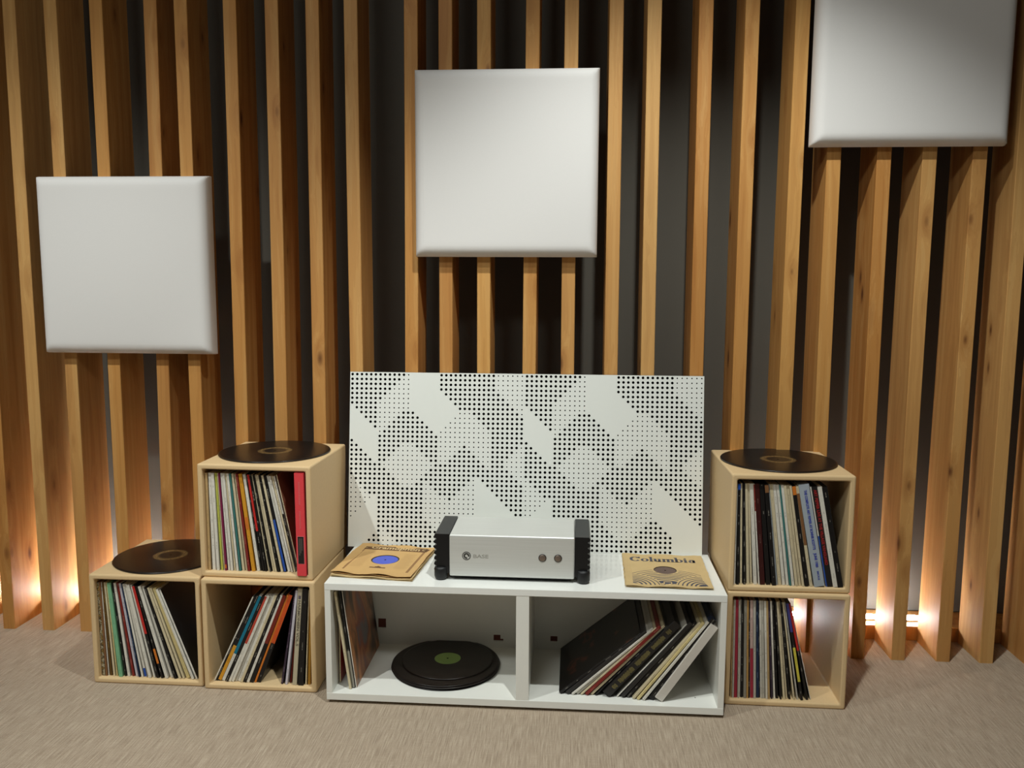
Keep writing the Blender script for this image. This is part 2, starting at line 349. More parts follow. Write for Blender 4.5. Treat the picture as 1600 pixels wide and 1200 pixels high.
# ------------------------------------------------------------------ perforated board
ROWS = []   # per row: big runs, small runs in a 37 column repeat
def rr(bigs, smalls): ROWS.append((bigs, smalls))
for k in range(4): rr([(0, 11 - k), (19, 30)], [(12 - k, 12), (31, 36)])
for k in range(4, 8): rr([(0 if k < 7 else 1, max(11 - k, 5)), (16 + k, 27 + k)], [(max(12 - k, 6), 12), (28 + k, 36)])
rr([(2, 5), (11, 13), (26, 35)], [(6, 10), (23, 25), (36, 36)])
rr([(3, 5), (10, 14), (27, 36)], [(6, 9), (22, 26)])
rr([(4, 5), (9, 15), (28, 36)], [(6, 8), (21, 27)])
rr([(5, 5), (8, 16), (29, 36)], [(6, 7), (20, 28)])
rr([(7, 17), (30, 36)], [(6, 6), (19, 29)])
rr([(6, 18), (30, 36)], [(19, 29)])
rr([(0, 0), (6, 18), (30, 36)], [(19, 29)])
rr([(0, 1), (6, 10), (14, 18), (24, 24), (30, 35)], [(11, 13), (19, 23), (25, 29), (36, 36)])
rr([(0, 2), (6, 9), (15, 18), (23, 25), (30, 34)], [(10, 14), (19, 22), (26, 29), (35, 36)])
rr([(0, 3), (6, 8), (16, 18), (22, 26), (30, 33)], [(9, 15), (19, 21), (27, 29), (34, 36)])
rr([(0, 4), (6, 7), (17, 18), (21, 27), (30, 32)], [(8, 16), (19, 20), (28, 29), (33, 36)])
rr([(0, 6), (18, 28), (30, 32)], [(7, 17), (29, 29), (33, 36)])
rr([(0, 7), (17, 33)], [(8, 16), (34, 36)])
rr([(0, 8), (16, 34)], [(9, 15), (35, 36)])
rr([(1, 9), (15, 25), (28, 35)], [(0, 0), (10, 14), (26, 26), (36, 36)])
rr([(2, 10), (14, 15), (17, 24), (29, 36)], [(0, 1), (11, 13), (16, 16), (25, 26)])
rr([(3, 15), (18, 23), (30, 36)], [(0, 2), (16, 17), (24, 26)])
rr([(4, 15), (19, 22), (31, 36)], [(0, 3), (16, 18), (23, 26)])
rr([(6, 15), (21, 21), (32, 36)], [(0, 4), (16, 20), (22, 26)])
rr([(6, 15), (33, 36)], [(0, 3), (16, 26)])
rr([(6, 15), (34, 36)], [(0, 2), (16, 26)])
rr([(6, 15), (35, 36)], [(0, 1), (16, 26)])
rr([(6, 15), (26, 27), (36, 36)], [(0, 0), (16, 25)])
rr([(6, 16), (25, 28)], [(17, 24)])
rr([(6, 17), (24, 29)], [(18, 23)])
rr([(6, 6), (8, 18), (23, 30)], [(7, 7), (19, 22)])
rr([(5, 6), (9, 30)], [(7, 8)])
rr([(4, 6), (10, 30)], [(7, 9)])
rr([(3, 6), (11, 30)], [(7, 10)])
def perforated():
    t = thing('perforated_board', 'white perforated board leaning on the slats behind the amplifier', 'board', (-.022, .3575, .3806))
    t.rotation_euler = (R(-7.0), 0, 0)
    pw, ph, T = 1.2 / 74, .6 / 37, .011; vs, fs, idx = [], [], []
    def add(pts): o = len(vs); vs.extend(pts); return o
    for r_, (bigs, smalls) in enumerate(ROWS):
        zc = .6 - (r_ + .5) * ph
        for c in range(74):
            k = c % 37; xc = (c + .5) * pw
            rad = .0046 if any(a <= k <= b for a, b in bigs) else (.0025 if any(a <= k <= b for a, b in smalls) else 0)
            o = add([(xc - pw / 2, 0, zc - ph / 2), (xc + pw / 2, 0, zc - ph / 2), (xc + pw / 2, 0, zc + ph / 2), (xc - pw / 2, 0, zc + ph / 2)])
            if not rad: fs.append((o, o + 1, o + 2, o + 3)); idx.append(0); continue
            n = 12 if rad > .003 else 8; q = n // 4
            ang = [math.radians(-135) + 2 * math.pi * i / n for i in range(n)]
            a = add([(xc + rad * math.cos(g), 0, zc + rad * math.sin(g)) for g in ang]); d = add([(xc + rad * math.cos(g), T, zc + rad * math.sin(g)) for g in ang])
            for s in range(4):
                s2 = (s + 1) % 4
                fs.append((o + s, o + s2, a + (s * q + q) % n)); idx.append(0)
                for i in range(q):
                    fs.append((o + s, a + (s * q + i + 1) % n, a + s * q + i)); idx.append(0)
            for i in range(n): j = (i + 1) % n; fs.append((a + i, a + j, d + j, d + i)); idx.append(1)
    e = add([(0, 0, 0), (1.2, 0, 0), (1.2, 0, .6), (0, 0, .6), (0, T, 0), (1.2, T, 0), (1.2, T, .6), (0, T, .6)])
    for a, b in ((0, 1), (1, 2), (2, 3), (3, 0)): fs.append((e + b, e + a, e + a + 4, e + b + 4)); idx.append(0)
    mobj('face_sheet', vs, fs, PERF, t, False, [PERF, BLACKCORE], idx)
    box('felt_backing', .001, 1.199, T, T + .004, .001, .599, BLACKCORE, t)
perforated()

# ------------------------------------------------------------------ record cubes
CS, CH, CDp, CT = .3622, .3609, .3659, .0165
def rrect(w_, h_, r_, n=4):
    pts = []
    for cx, cz, a0 in ((w_ / 2 - r_, h_ / 2 - r_, 0), (-w_ / 2 + r_, h_ / 2 - r_, 90), (-w_ / 2 + r_, -h_ / 2 + r_, 180), (w_ / 2 - r_, -h_ / 2 + r_, 270)):
        for i in range(n + 1): a = R(a0 + 90 * i / n); pts.append((cx + r_ * math.cos(a), cz + r_ * math.sin(a)))
    return pts
def cube(x, y, z, al, label):
    loops = [(CDp, 0, .006), (.005, 0, .006), (.0015, .0015, .006), (0, .005, .005), (0, CT - .004, .005), (.0012, CT - .0012, .005), (.004, CT, .005), (CDp, CT, .005)]
    vs, fs = [], []
    for yy, ins, r_ in loops:
        for px, pz in rrect(CS - 2 * ins, CH - 2 * ins, r_): vs.append((px + CS / 2, yy, pz + CH / 2))
    n = 20; m = len(loops)
    for k in range(m):
        k2 = (k + 1) % m
        for i in range(n): j = (i + 1) % n; fs.append((k * n + i, k * n + j, k2 * n + j, k2 * n + i))
    o = mobj('record_cube', vs, fs, MDF)
    o.data.flip_normals(); o.location = (x, y, z); o.rotation_euler = (0, 0, al); tag(o, label, 'record cube', 'open wooden record cubes'); return o
cube(-.7811, .0680, 0, -.0013, 'wooden record cube standing on the carpet at far left, record on top')
cube(-.4107, .0565, 0, .0003, 'wooden record cube on the carpet left of the white bench, half empty')
cube(-.4175, .0764, CH + .0006, -.0279, 'wooden record cube stacked on top at left, holding the red box')
cube(1.2162, .0873, 0, -.0138, 'wooden record cube on the carpet at right, under another cube')
cube(1.2172, .0892, CH + .0006, .0124, 'wooden record cube stacked on top at right, full of records')

# ------------------------------------------------------------------ large shellac discs
def shellac_mat():
    m, nt, N, L, b = new_mat('black_shellac')
    tc = N.new('ShaderNodeTexCoord'); sp = N.new('ShaderNodeSeparateXYZ'); L.new(tc.outputs['Object'], sp.inputs[0])
    rad = mth(N, L, 'SQRT', mth(N, L, 'ADD', mth(N, L, 'POWER', sp.outputs[0], 2), mth(N, L, 'POWER', sp.outputs[1], 2)))
    wv = mth(N, L, 'SINE', mth(N, L, 'MULTIPLY', rad, 2600))
    n = N.new('ShaderNodeTexNoise'); n.noise_dimensions = '1D'; n.inputs['Scale'].default_value = 1; L.new(mth(N, L, 'MULTIPLY', rad, 260), n.inputs['W'])
    L.new(ramp(N, L, n.outputs['Fac'], [(.3, (22, 17, 15)), (.7, (34, 27, 23))]), b.inputs['Base Color'])
    b.inputs['Roughness'].default_value = .30; b.inputs['Specular IOR Level'].default_value = .45
    bp = N.new('ShaderNodeBump'); bp.inputs['Strength'].default_value = .10; bp.inputs['Distance'].default_value = .0003; L.new(wv, bp.inputs['Height']); L.new(bp.outputs[0], b.inputs['Normal'])
    return m
SHELLAC = shellac_mat()
def etched_label_mat():
    m, nt, N, L, b = new_mat('etched_gold_label')
    tc = N.new('ShaderNodeTexCoord'); sp = N.new('ShaderNodeSeparateXYZ'); L.new(tc.outputs['Object'], sp.inputs[0])
    rad = mth(N, L, 'SQRT', mth(N, L, 'ADD', mth(N, L, 'POWER', sp.outputs[0], 2), mth(N, L, 'POWER', sp.outputs[1], 2)))
    ang = mth(N, L, 'ARCTAN2', sp.outputs[1], sp.outputs[0])
    cmb = N.new('ShaderNodeCombineXYZ'); L.new(mth(N, L, 'MULTIPLY', ang, 9), cmb.inputs[0]); L.new(mth(N, L, 'MULTIPLY', rad, 260), cmb.inputs[1])
    n = N.new('ShaderNodeTexNoise'); n.inputs['Scale'].default_value = 1; n.inputs['Detail'].default_value = 3; L.new(cmb.outputs[0], n.inputs['Vector'])
    ringm = mth(N, L, 'SUBTRACT', 1.0, mth(N, L, 'MULTIPLY', mth(N, L, 'ABSOLUTE', mth(N, L, 'SUBTRACT', rad, .046)), 70), True)
    msk = mth(N, L, 'MULTIPLY', mth(N, L, 'MULTIPLY', ringm, 1.3, True), mth(N, L, 'MULTIPLY', mth(N, L, 'SUBTRACT', n.outputs['Fac'], .36), 3.2, True), True)
    L.new(mixc(N, L, msk, lin((26, 20, 17)), lin((150, 118, 70))), b.inputs['Base Color']); b.inputs['Roughness'].default_value = .4
    return m
ETCH = etched_label_mat()
def disc(x, y, z, r_, label, lab_mat, lab_r, group, rot=0, th=.0038, raised=0, hole=True, warp=0):
    t = thing('shellac_record', label, 'record', (x, y, z), rot, group)
    prof = [(.0035, th * .92), (lab_r, th * .92), (lab_r + .004, th), (r_ - .006, th), (r_ - .0012, th * .86), (r_, th * .5), (r_ - .0012, th * .12), (r_ - .005, 0), (.0035, 0), (.0035, th * .92)]
    lathe('disc', prof, SHELLAC, t, 96)
    l = lathe('label', [(.0035, th * .92 + .0003), (lab_r - .0006, th * .92 + .0003), (lab_r, th * .92)], lab_mat, t, 64, False)
    return t
disc(-.2384, .2753, 2 * CH + .0008, .1795, 'big dark record lying on the top left cube', ETCH, .056, 'large records lying on the cubes', .3, .0055)
disc(1.3971, .2920, 2 * CH + .0008, .1795, 'big dark record lying on the top right cube', ETCH, .056, 'large records lying on the cubes', 2.1, .0055)
disc(-.6030, .2580, CH + .0004, .1795, 'big dark record lying on the low far left cube', ETCH, .056, 'large records lying on the cubes', 4.0, .0055)
GREEN = plain('green_label_paper', (120, 142, 74), .6, noise=.12, scale=40)
BLACKLAB = plain('black_label_paper', (34, 30, 28), .6)
zz = .0322
for k, (dx, dy, rr_) in enumerate([(.338, .212, .176), (.335, .214, .176), (.340, .210, .176), (.337, .214, .1755), (.341, .228, .150)]):
    disc(dx, dy, zz, rr_, ['undermost black record of the stack in the white bench', 'second record from the bottom in the bench stack', 'middle record of the black stack in the white bench',
         'large black record just under the green-labelled one in bench', 'black record with green label on top of the bench stack'][k], GREEN if k == 4 else BLACKLAB, .043 if k == 4 else .05, 'records stacked in the white bench', k * 1.1, .0036)
    zz += .0039

# ------------------------------------------------------------------ record sleeves
H = .3125; DEP = .312
def sleeve(x, yf, zf, tilt, th_mm, col, label, group, cat='record sleeve', al=0.0, bands=(), cover=None, name='record_sleeve', h=H, dep=DEP, spine=None, left_cover=None):
    th = th_mm / 1000 * .93; c = min(.0008, th * .3)
    prof = [(-th / 2, c), (-th / 2 + c, 0), (th / 2 - c, 0), (th / 2, c), (th / 2, dep), (-th / 2, dep)]
    vs = [(px, py, 0) for px, py in prof] + [(px, py, h) for px, py in prof]; n = 6; fs, idx = [], []
    for i in range(n):
        j = (i + 1) % n; fs.append((i, j, j + n, i + n)); idx.append({0: 0, 1: 0, 2: 0, 3: 1, 4: 1, 5: 2}[i])
    fs.append(tuple(range(n))[::-1]); idx.append(1); fs.append(tuple(range(n, 2 * n))); idx.append(1)
    cm = cover or cover_mat(col); sm = spine or spine_mat(col)
    o = mobj(name, vs, fs, None, None, False, [sm, cm, left_cover or cm], idx)
    a = R(tilt); o.location = (x, yf, zf + th / 2 * abs(math.sin(a)) + .0003); o.rotation_euler = (0, a, al)
    tag(o, label, cat, group)
    for z0, z1, bc in bands:
        box('spine_band', -th * .46, th * .46, -.0004, .0006, z0, min(z1, h - .001), spine_mat(bc), o)
    return o
CN = dict(white='white', cream='cream', yellowcream='pale yellow', greywhite='off-white', grey='grey', tan='tan', tanorange='orange-tan', brown='brown', darkgold='dark brown', black='black', lime='lime green',
          magenta='magenta', teal='teal', maroon='dark red', maroonblack='very dark red', amber='amber yellow', mint='mint green', lilac='lilac white', navy='navy blue', crimson='crimson', pinkwhite='pinkish white',
          purple='dark purple', greyblue='blue-grey', orange='orange', collage='brown patterned')
def fill(rows, where, group, yf, zf, al, bands=None, covers=None, spines=None, start=0, notes=None):
    out = []
    for k, (x, tilt, th, col) in enumerate(rows):
        n = start + k; nt_ = (notes or {}).get(k, CN[col] + ' spine')
        lab = '%s sleeve from the left in %s, %s' % (ORD[n], where, nt_)
        jit = random.uniform(-.004, .004)
        pc = col if col in PAL else 'brown'
        out.append(sleeve(x, yf + jit, zf, tilt, th, pc, lab, group, al=al, bands=(bands or {}).get(k, ()), cover=(covers or {}).get(k), spine=(spines or {}).get(k)))
    return out
UL = [(-.406, .5, 5.8, 'black'), (-.395, 0, 9.6, 'tan'), (-.381, -.5, 12, 'white'), (-.367, -1.2, 9.6, 'white'), (-.355, -1.8, 7.7, 'lime'), (-.347, -2.1, 3.9, 'cream'), (-.341, -2.3, 5.8, 'magenta'), (-.332, -2.7, 7.7, 'white'),
      (-.322, -3.1, 7.7, 'white'), (-.313, -3.6, 5.8, 'cream'), (-.304, -4, 7.7, 'white'), (-.295, -4.3, 5.8, 'teal'), (-.286, -4.7, 7.7, 'cream'), (-.277, -5, 5.8, 'cream'), (-.267, -5.6, 8.6, 'maroon'), (-.253, -6.2, 12, 'amber'),
      (-.238, -6.9, 9.6, 'white'), (-.229, -7.3, 3.8, 'black'), (-.221, -7.6, 7.6, 'black'), (-.213, -7.8, 5.7, 'black'), (-.205, -8.4, 5.7, 'cream'), (-.198, -8.6, 4.8, 'black'), (-.189, -9.1, 7.6, 'cream'), (-.181, -9.3, 5.7, 'cream'),
      (-.172, -9.7, 7.6, 'black'), (-.161, -10.2, 7.6, 'cream'), (-.151, -10.8, 7.6, 'black'), (-.14, -11.2, 9.5, 'white'), (-.129, -11.7, 5.7, 'white'), (-.122, -11.9, 5.7, 'cream'), (-.114, -12.3, 5.7, 'white')]
LL = [(-.758, -.4, 11, 'collage'), (-.748, -1.1, 6.4, 'brown'), (-.742, -1.6, 3.2, 'white'), (-.734, -2.2, 8.5, 'darkgold'), (-.722, -2.9, 6.4, 'cream'), (-.713, -3.5, 5.3, 'yellowcream'), (-.699, -4.4, 13, 'mint'), (-.685, -5.3, 5.3, 'black'),
      (-.674, -5.9, 8.5, 'white'), (-.66, -6.9, 8.4, 'maroon'), (-.647, -7.8, 8.4, 'lilac'), (-.637, -8.3, 4.2, 'navy'), (-.628, -8.9, 6.3, 'white'), (-.617, -9.7, 8.4, 'white'), (-.602, -10.7, 10, 'white'), (-.588, -11.6, 6.2, 'white'),
      (-.576, -12.4, 9.3, 'black'), (-.561, -13.3, 8.3, 'black'), (-.546, -14.3, 10, 'white'), (-.531, -15.3, 8.2, 'white'), (-.517, -16.2, 9.2, 'black'), (-.503, -17.1, 8.1, 'cream'), (-.491, -17.9, 6.1, 'cream'), (-.477, -18.7, 12, 'yellowcream'),
      (-.46, -19.8, 8, 'white'), (-.448, -20.5, 6, 'white')]
LM = [(-.387, 25.6, 4.4, 'white'), (-.381, 25.4, 7.6, 'black'), (-.371, 25.1, 12, 'black'), (-.359, 24.7, 11, 'white'), (-.347, 24.4, 11, 'black'), (-.337, 24.1, 8.8, 'white'), (-.327, 23.7, 8.8, 'white'), (-.318, 23.5, 8.9, 'greywhite'),
      (-.308, 23.2, 8.9, 'white'), (-.298, 22.7, 8.9, 'cream'), (-.287, 22.5, 11, 'black'), (-.277, 22.1, 8.9, 'white'), (-.265, 21.7, 13, 'black'), (-.254, 21.4, 6.7, 'orange'), (-.243, 21.1, 14, 'black')]
UR = [(1.238, -.6, 5.5, 'white'), (1.247, -1.1, 8.7, 'black'), (1.258, -1.9, 6.5, 'cream'), (1.268, -2.4, 7.6, 'black'), (1.279, -3, 8.7, 'cream'), (1.289, -3.5, 6.5, 'cream'), (1.301, -4.3, 11, 'white'), (1.312, -5, 4.3, 'white'),
      (1.323, -5.4, 15, 'maroonblack'), (1.34, -6, 14, 'black'), (1.356, -6.5, 13, 'black'), (1.366, -6.9, 4.3, 'greyblue'), (1.374, -7.1, 11, 'cream'), (1.386, -7.5, 9.7, 'white'), (1.397, -7.8, 8.6, 'white'), (1.405, -8.2, 5.4, 'teal'),
      (1.413, -8.4, 8.6, 'white'), (1.423, -8.8, 8.6, 'cream'), (1.433, -9.2, 8.6, 'cream'), (1.442, -9.4, 7.5, 'cream'), (1.453, -9.7, 12, 'black'), (1.466, -10.3, 9.7, 'cream')]
UR2 = [(1.511, -11.3, 4.3, 'white'), (1.521, -11.1, 18, 'black'), (1.537, -11.3, 14, 'white'), (1.552, -11.5, 17, 'black')]
LR = [(1.24, -.7, 3.9, 'tan'), (1.246, -.9, 5.9, 'greywhite'), (1.254, -1.1, 9.8, 'crimson'), (1.262, -1.3, 4.9, 'greywhite'), (1.267, -1.3, 3.9, 'white'), (1.273, -1.5, 7.8, 'black'), (1.282, -1.6, 8.8, 'grey'), (1.29, -1.8, 5.9, 'tanorange'),
      (1.295, -1.8, 3.9, 'black'), (1.303, -2.2, 9.8, 'pinkwhite'), (1.312, -2.2, 7.8, 'greywhite'), (1.322, -2.6, 9.8, 'navy'), (1.328, -2.6, 2, 'black'), (1.332, -2.8, 4.9, 'white'), (1.339, -2.9, 8.8, 'greywhite'), (1.348, -3.1, 6.8, 'white'),
      (1.355, -3.3, 6.8, 'tan'), (1.364, -3.9, 5.8, 'purple'), (1.372, -4.2, 5.8, 'white'), (1.381, -4.8, 7.8, 'black'), (1.391, -5.4, 5.8, 'black'), (1.401, -6.1, 6.8, 'cream'), (1.41, -6.6, 5.8, 'cream'), (1.418, -7, 6.8, 'black'),
      (1.431, -8.5, 4.8, 'cream'), (1.442, -9.6, 4.8, 'greywhite'), (1.454, -10.5, 8.6, 'black'), (1.471, -12.4, 7.6, 'black'), (1.482, -13.6, 2.2, 'white')]
Z1 = CT; Z2 = CH + .0006 + CT
fill(UL, 'the stacked left cube', 'sleeves in the stacked left cube', .093, Z2, -.0279, {6: [(.008, .02, 'orange')], 15: [(.135, .175, 'orange')], 18: [(.13, .312, 'red')], 26: [(.002, .17, 'blue')], 30: [(.002, .19, 'black')]},
     notes={18: 'black spine, red above', 26: 'black spine, blue below', 30: 'white spine, black below', 15: 'amber yellow spine, orange patch'})
sleeve(-.105, .088, Z2, -11.8, 3.0, 'cream', 'thin cream sleeve with brown cover leaning beside the red box', 'sleeves in the stacked left cube', al=-.0279, cover=plain('brown_cover_card', (138, 84, 62), .4, noise=.2, scale=12), h=.318)
rb = sleeve(-.0885, .062, Z2, -.4, 32, 'redbox', 'thick red record box set upright in the stacked left cube', None, cat='box set', al=-.0279, name='record_box_set', h=.324, dep=.325, spine=plain('red_box_card', (226, 66, 72), .55, noise=.05))
box('spine_label_border', -.0105, .0105, -.0003, .0005, .038, .126, plain('pink_border', (226, 130, 130), .6), rb); box('spine_label', -.0095, .0095, -.0006, .0005, .039, .125, plain('black_label', (26, 20, 20), .5), rb)
PINK = plain('faint_pink_print', (222, 96, 96), .6)
for z0, z1 in ((.15, .205), (.225, .295)):
    bm = bmesh.new(); z = z0
    while z < z1: hh = random.uniform(.0015, .004); bm_box(bm, -.0025, .0025, -.0004, .0002, z, z + hh); z += hh + .0012
    bm_obj('spine_lettering', bm, PINK, rb)
bm = bmesh.new()
for xx in (-.005, -.001, .003): bm_box(bm, xx, xx + .0012, -.0008, -.0003, .075 + xx * 2, .120)
bm_obj('spine_lettering', bm, plain('grey_print', (120, 110, 104), .6), rb)

fill(LL, 'the far left cube', 'sleeves in the far left cube', .084, Z1, -.0013, {13: [(.002, .03, 'blue')], 16: [(.15, .31, 'red')], 17: [(.05, .10, 'orange')]}, {25: ART_BLACK}, {0: COLLAGE},
     notes={16: 'black spine, red above', 13: 'white spine, blue at the foot', 17: 'black spine, orange picture', 25: 'white spine and black cover'})
fill(LM, 'the half empty cube', 'leaning sleeves in the half empty cube', .077, Z1, .0003, {2: [(.002, .13, 'amber')], 3: [(.10, .312, 'tealblue')], 5: [(.14, .312, 'brick')], 12: [(.14, .312, 'darkred')], 14: [(.14, .312, 'orangered')]}, {0: cover_mat('grey')},
     notes={2: 'black spine, amber below', 3: 'white spine, teal above', 5: 'white spine, brick red above', 12: 'black spine, dark red above', 14: 'black spine, orange-red above'})
G2 = 'upright sleeves in the half empty cube'
sleeve(-.166, .074, Z1, 9.6, 7, 'purple', 'speckled dark purple sleeve right of the gap in half empty cube', G2)
sleeve(-.1515, .072, Z1, 7.8, 8, 'lilac', 'pale bluish white sleeve in the half empty cube', G2)
sleeve(-.142, .086, Z1, 7.1, 6, 'darkred', 'dark red sleeve set back behind the pale one', G2)
gv = sleeve(-.124, .070, Z1, 4.8, 15, 'warmgrey', 'thick beige-grey record box with upright grey lettering in half empty cube', G2, cat='box set', h=.318, spine=plain('warm_grey_card', (186, 176, 150), .6), name='record_box_set')
text_obj('spine_lettering', 'HARMONIEN VOL.5', .011, plain('grey_ink', (112, 104, 88), .6), gv, Matrix.Translation((0, -.0005, .205)) @ DOWN, .0003, width=.15)
box('spine_mark', -.004, .004, -.0005, .0005, .284, .295, plain('violet_grey', (96, 84, 92), .6), gv)
sleeve(-.104, .069, Z1, 4.0, 18, 'black', 'thick black record box beside the beige-grey one', G2, cat='box set', h=.318, name='record_box_set')
sleeve(-.0885, .074, Z1, 3.2, 4, 'cream', 'thin cream sleeve near the right wall of half empty cube', G2)
sleeve(-.0795, .078, Z1, 2.4, 9, 'gold', 'golden yellow sleeve against the right wall of half empty cube', G2)

fill(UR, 'the stacked right cube', 'sleeves in the stacked right cube', .104, Z2, .0124, {1: [(.294, .312, 'blue')], 7: [(.23, .312, 'maroon')], 10: [(.288, .312, 'brown')], 20: [(.285, .312, 'orange')], 21: [(.13, .29, 'brown')]},
     notes={1: 'black spine, blue at the top', 7: 'white spine, dark red above', 10: 'black spine, brown at the top', 20: 'black spine, orange at the top', 21: 'cream spine, brown above'})
gb = sleeve(1.4895, .098, Z2, -11.1, 33, 'greyblue', 'thick pale blue-grey box set with blue lettering', None, cat='box set', al=.0124, h=.318, spine=plain('pale_blue_card', (166, 176, 184), .6), name='record_box_set')
BLUEINK = plain('blue_ink', (72, 84, 170), .6); REDINK = plain('red_ink', (150, 28, 30), .6)
text_obj('spine_lettering', "THE COMPLETE ART PEPPER AT RONNIE SCOTT'S", .0105, BLUEINK, gb, Matrix.Translation((.001, -.0005, .208)) @ DOWN, .0004, width=.185)
text_obj('spine_lettering', 'JUNE 1980', .0105, BLUEINK, gb, Matrix.Translation((.001, -.0005, .082)) @ DOWN, .0004, width=.045)
text_obj('spine_lettering', 'MOLE', .008, BLUEINK, gb, Matrix.Translation((.001, -.0005, .034)) @ DOWN, .0002, width=.028)
r4 = fill(UR2, 'the stacked right cube', 'sleeves in the stacked right cube', .104, Z2, .0124, {0: [(.002, .16, 'blue')]}, start=23, spines={1: plain('black_card', (24, 22, 22), .45)}, notes={0: 'white spine, blue below', 1: 'black spine lettered in red'})
text_obj('spine_lettering', 'ART PEPPER LIVE AT THE VILLAGE VANGUARD', .0115, REDINK, r4[1], Matrix.Translation((0, -.0005, .185)) @ DOWN, .0005, width=.235)
fill(LR, 'the lower right cube', 'sleeves in the lower right cube', .103, Z1, -.0138, {9: [(.002, .16, 'crimson')], 26: [(.22, .312, 'indigo'), (.06, .17, 'yellow')], 27: [(.16, .312, 'red')]}, {28: cover_mat('black')},
     notes={9: 'pinkish white spine, red below', 26: 'black spine, blue and yellow patches', 27: 'black spine, red above'})

# in the white bench
ZB = .0322; G3 = 'sleeves in the left bay of the bench'
sleeve(.0235, .070, ZB, .3, 5, 'cream', 'cream sleeve with red cover against the left wall of bench', G3, cover=ART_RED)
sleeve(.0668, .028, ZB, -7.9, 8, 'cream', 'worn cream sleeve leaning in the left bay of bench', G3)
sleeve(.0760, .036, ZB, -7.4, 8, 'black', 'sleeve with black and grey spine leaning in left bay', G3, bands=[(.002, .12, 'grey')])
sleeve(.0832, .038, ZB, -7.3, 3, 'white', 'leaning sleeve with brown painted cover in the bench', G3, cover=ART_BROWN)
G4 = 'sleeves leaning in the right bay of the bench'
BR = [(.714, 51.0, 9, 'black', 'sleeve with dark photo cover leaning outermost in right bay'), (.735, 49.5, 12, 'charcoal', 'dark grey sleeve behind the dark photo cover in right bay'), (.752, 48, 7, 'white', 'first white-edged sleeve leaning in the right bay'),
      (.766, 46.6, 10, 'greywhite', 'pale grey sleeve leaning left of the rust red one'), (.779, 45.4, 6, 'cream', 'cream sleeve touching the rust red one in right bay'), (.794, 44.4, 10, 'maroon', 'rust red sleeve leaning in the right bay of bench'),
      (.810, 43.6, 8, 'cream', 'cream sleeve leaning left of the thick black box'), (.8225, 43.0, 5, 'black', 'thin black sleeve against the thick black box')]
for k, (x, tl, th, col, lab) in enumerate(BR):
    sleeve(x, .050 - .002 * (k % 3), ZB, tl, th, col, lab, G4, left_cover=ART_DARK if k == 0 else None, cover=cover_mat('black') if k == 0 else None)
bb = sleeve(.8545, .040, ZB, 41.8, 28, 'black', 'thick black box set with gold gothic lettering in bench', None, cat='box set', name='record_box_set', spine=plain('black_card', (24, 22, 22), .45))
GOLDINK = plain('dull_gold_ink', (122, 112, 66), .5); bm = bmesh.new(); z = .03
for wl in (.014, .0, .062, .0, .058, .0, .05, .0, .016):
    if wl == 0: z += .010; continue
    e = z + wl
    while z < e:
        hh = random.uniform(.0012, .0022); x0 = -.0055 + random.uniform(-.002, .001); x1 = .0055 + random.uniform(-.001, .003)
        bm_box(bm, x0, x1, -.0005, .0002, z, z + hh); z += hh + .0014
    z += .002
bm_obj('spine_lettering', bm, GOLDINK, bb)
for x, y, tl, th, col, lab in [(.888, .044, 40.6, 4, 'white', 'thin white-edged sleeve right of the thick black box'), (.903, .040, 39.9, 12, 'charcoal', 'dark sleeve two places right of thick black box'), (.920, .042, 39.0, 11, 'black', 'black sleeve left of the cream pair in right bay'),
        (.9365, .034, 38.2, 8, 'cream', 'left one of the cream pair in the right bay'), (.9495, .030, 37.4, 8, 'yellowcream', 'right one of the cream pair in the right bay'), (.966, .028, 36.4, 8, 'white', 'bright white sleeve leaning near the grey box'),
        (.9885, .032, 35.2, 18, 'black', 'black sleeve with navy cover beside the grey box')]:
    sleeve(x, y, ZB, tl, th, col, lab, G4, cover=cover_mat('navy') if 'navy' in lab else None)
sleeve(1.0115, .024, ZB, 33.8, 27, 'warmgrey', 'thick plain light grey box leaning on the right bench wall', None, cat='box set', name='record_box_set', h=.284, dep=.300, spine=plain('light_grey_card', (206, 200, 190), .6), cover=plain('light_grey_card', (206, 200, 190), .6))

# ------------------------------------------------------------------ amplifier
amp = thing('amplifier', 'silver audio amplifier with black ribbed sides on the white bench', 'amplifier', (.5625, .060, BH))
box('chassis', -.1905, .1905, 0, .205, .013, .143, ALU, amp, .006, 3)
box('base_plate', -.18, .18, .01, .195, .009, .0135, ANOD, amp)
for s in (-1, 1):
    pts = [(.1912, .020), (.1912, .1435), (.2335, .1435)]
    nf = 7; z1, z0 = .1415, .022; st = (z1 - z0) / nf
    for k in range(nf):
        zt = z1 - k * st
        pts += [(.2365, zt - .10 * st), (.2380, zt - .35 * st), (.2365, zt - .6 * st), (.2300, zt - .72 * st), (.2300, zt - .90 * st)]
    pts += [(.2335, .020)]
    n = len(pts); vs = [(s * px, .004, pz) for px, pz in pts] + [(s * px, .204, pz) for px, pz in pts]
    fs = [(i, (i + 1) % n, (i + 1) % n + n, i + n) for i in range(n)] + [tuple(range(n))[::-1], tuple(range(n, 2 * n))]
    if s > 0: fs = [f[::-1] for f in fs]
    hs = mobj('heat_sink', vs, fs, ANOD, amp)
    bm = bmesh.new(); bm.from_mesh(hs.data); bmesh.ops.recalc_face_normals(bm, faces=bm.faces); bm.to_mesh(hs.data); bm.free()
    for yy in (.012, .190):
        f = lathe('foot', [(0, 0), (.012, 0), (.018, .003), (.0205, .010), (.0205, .034), (.0185, .039), (0, .040)], RUBBER, amp, 32); f.location = (s * .2175, yy, 0)
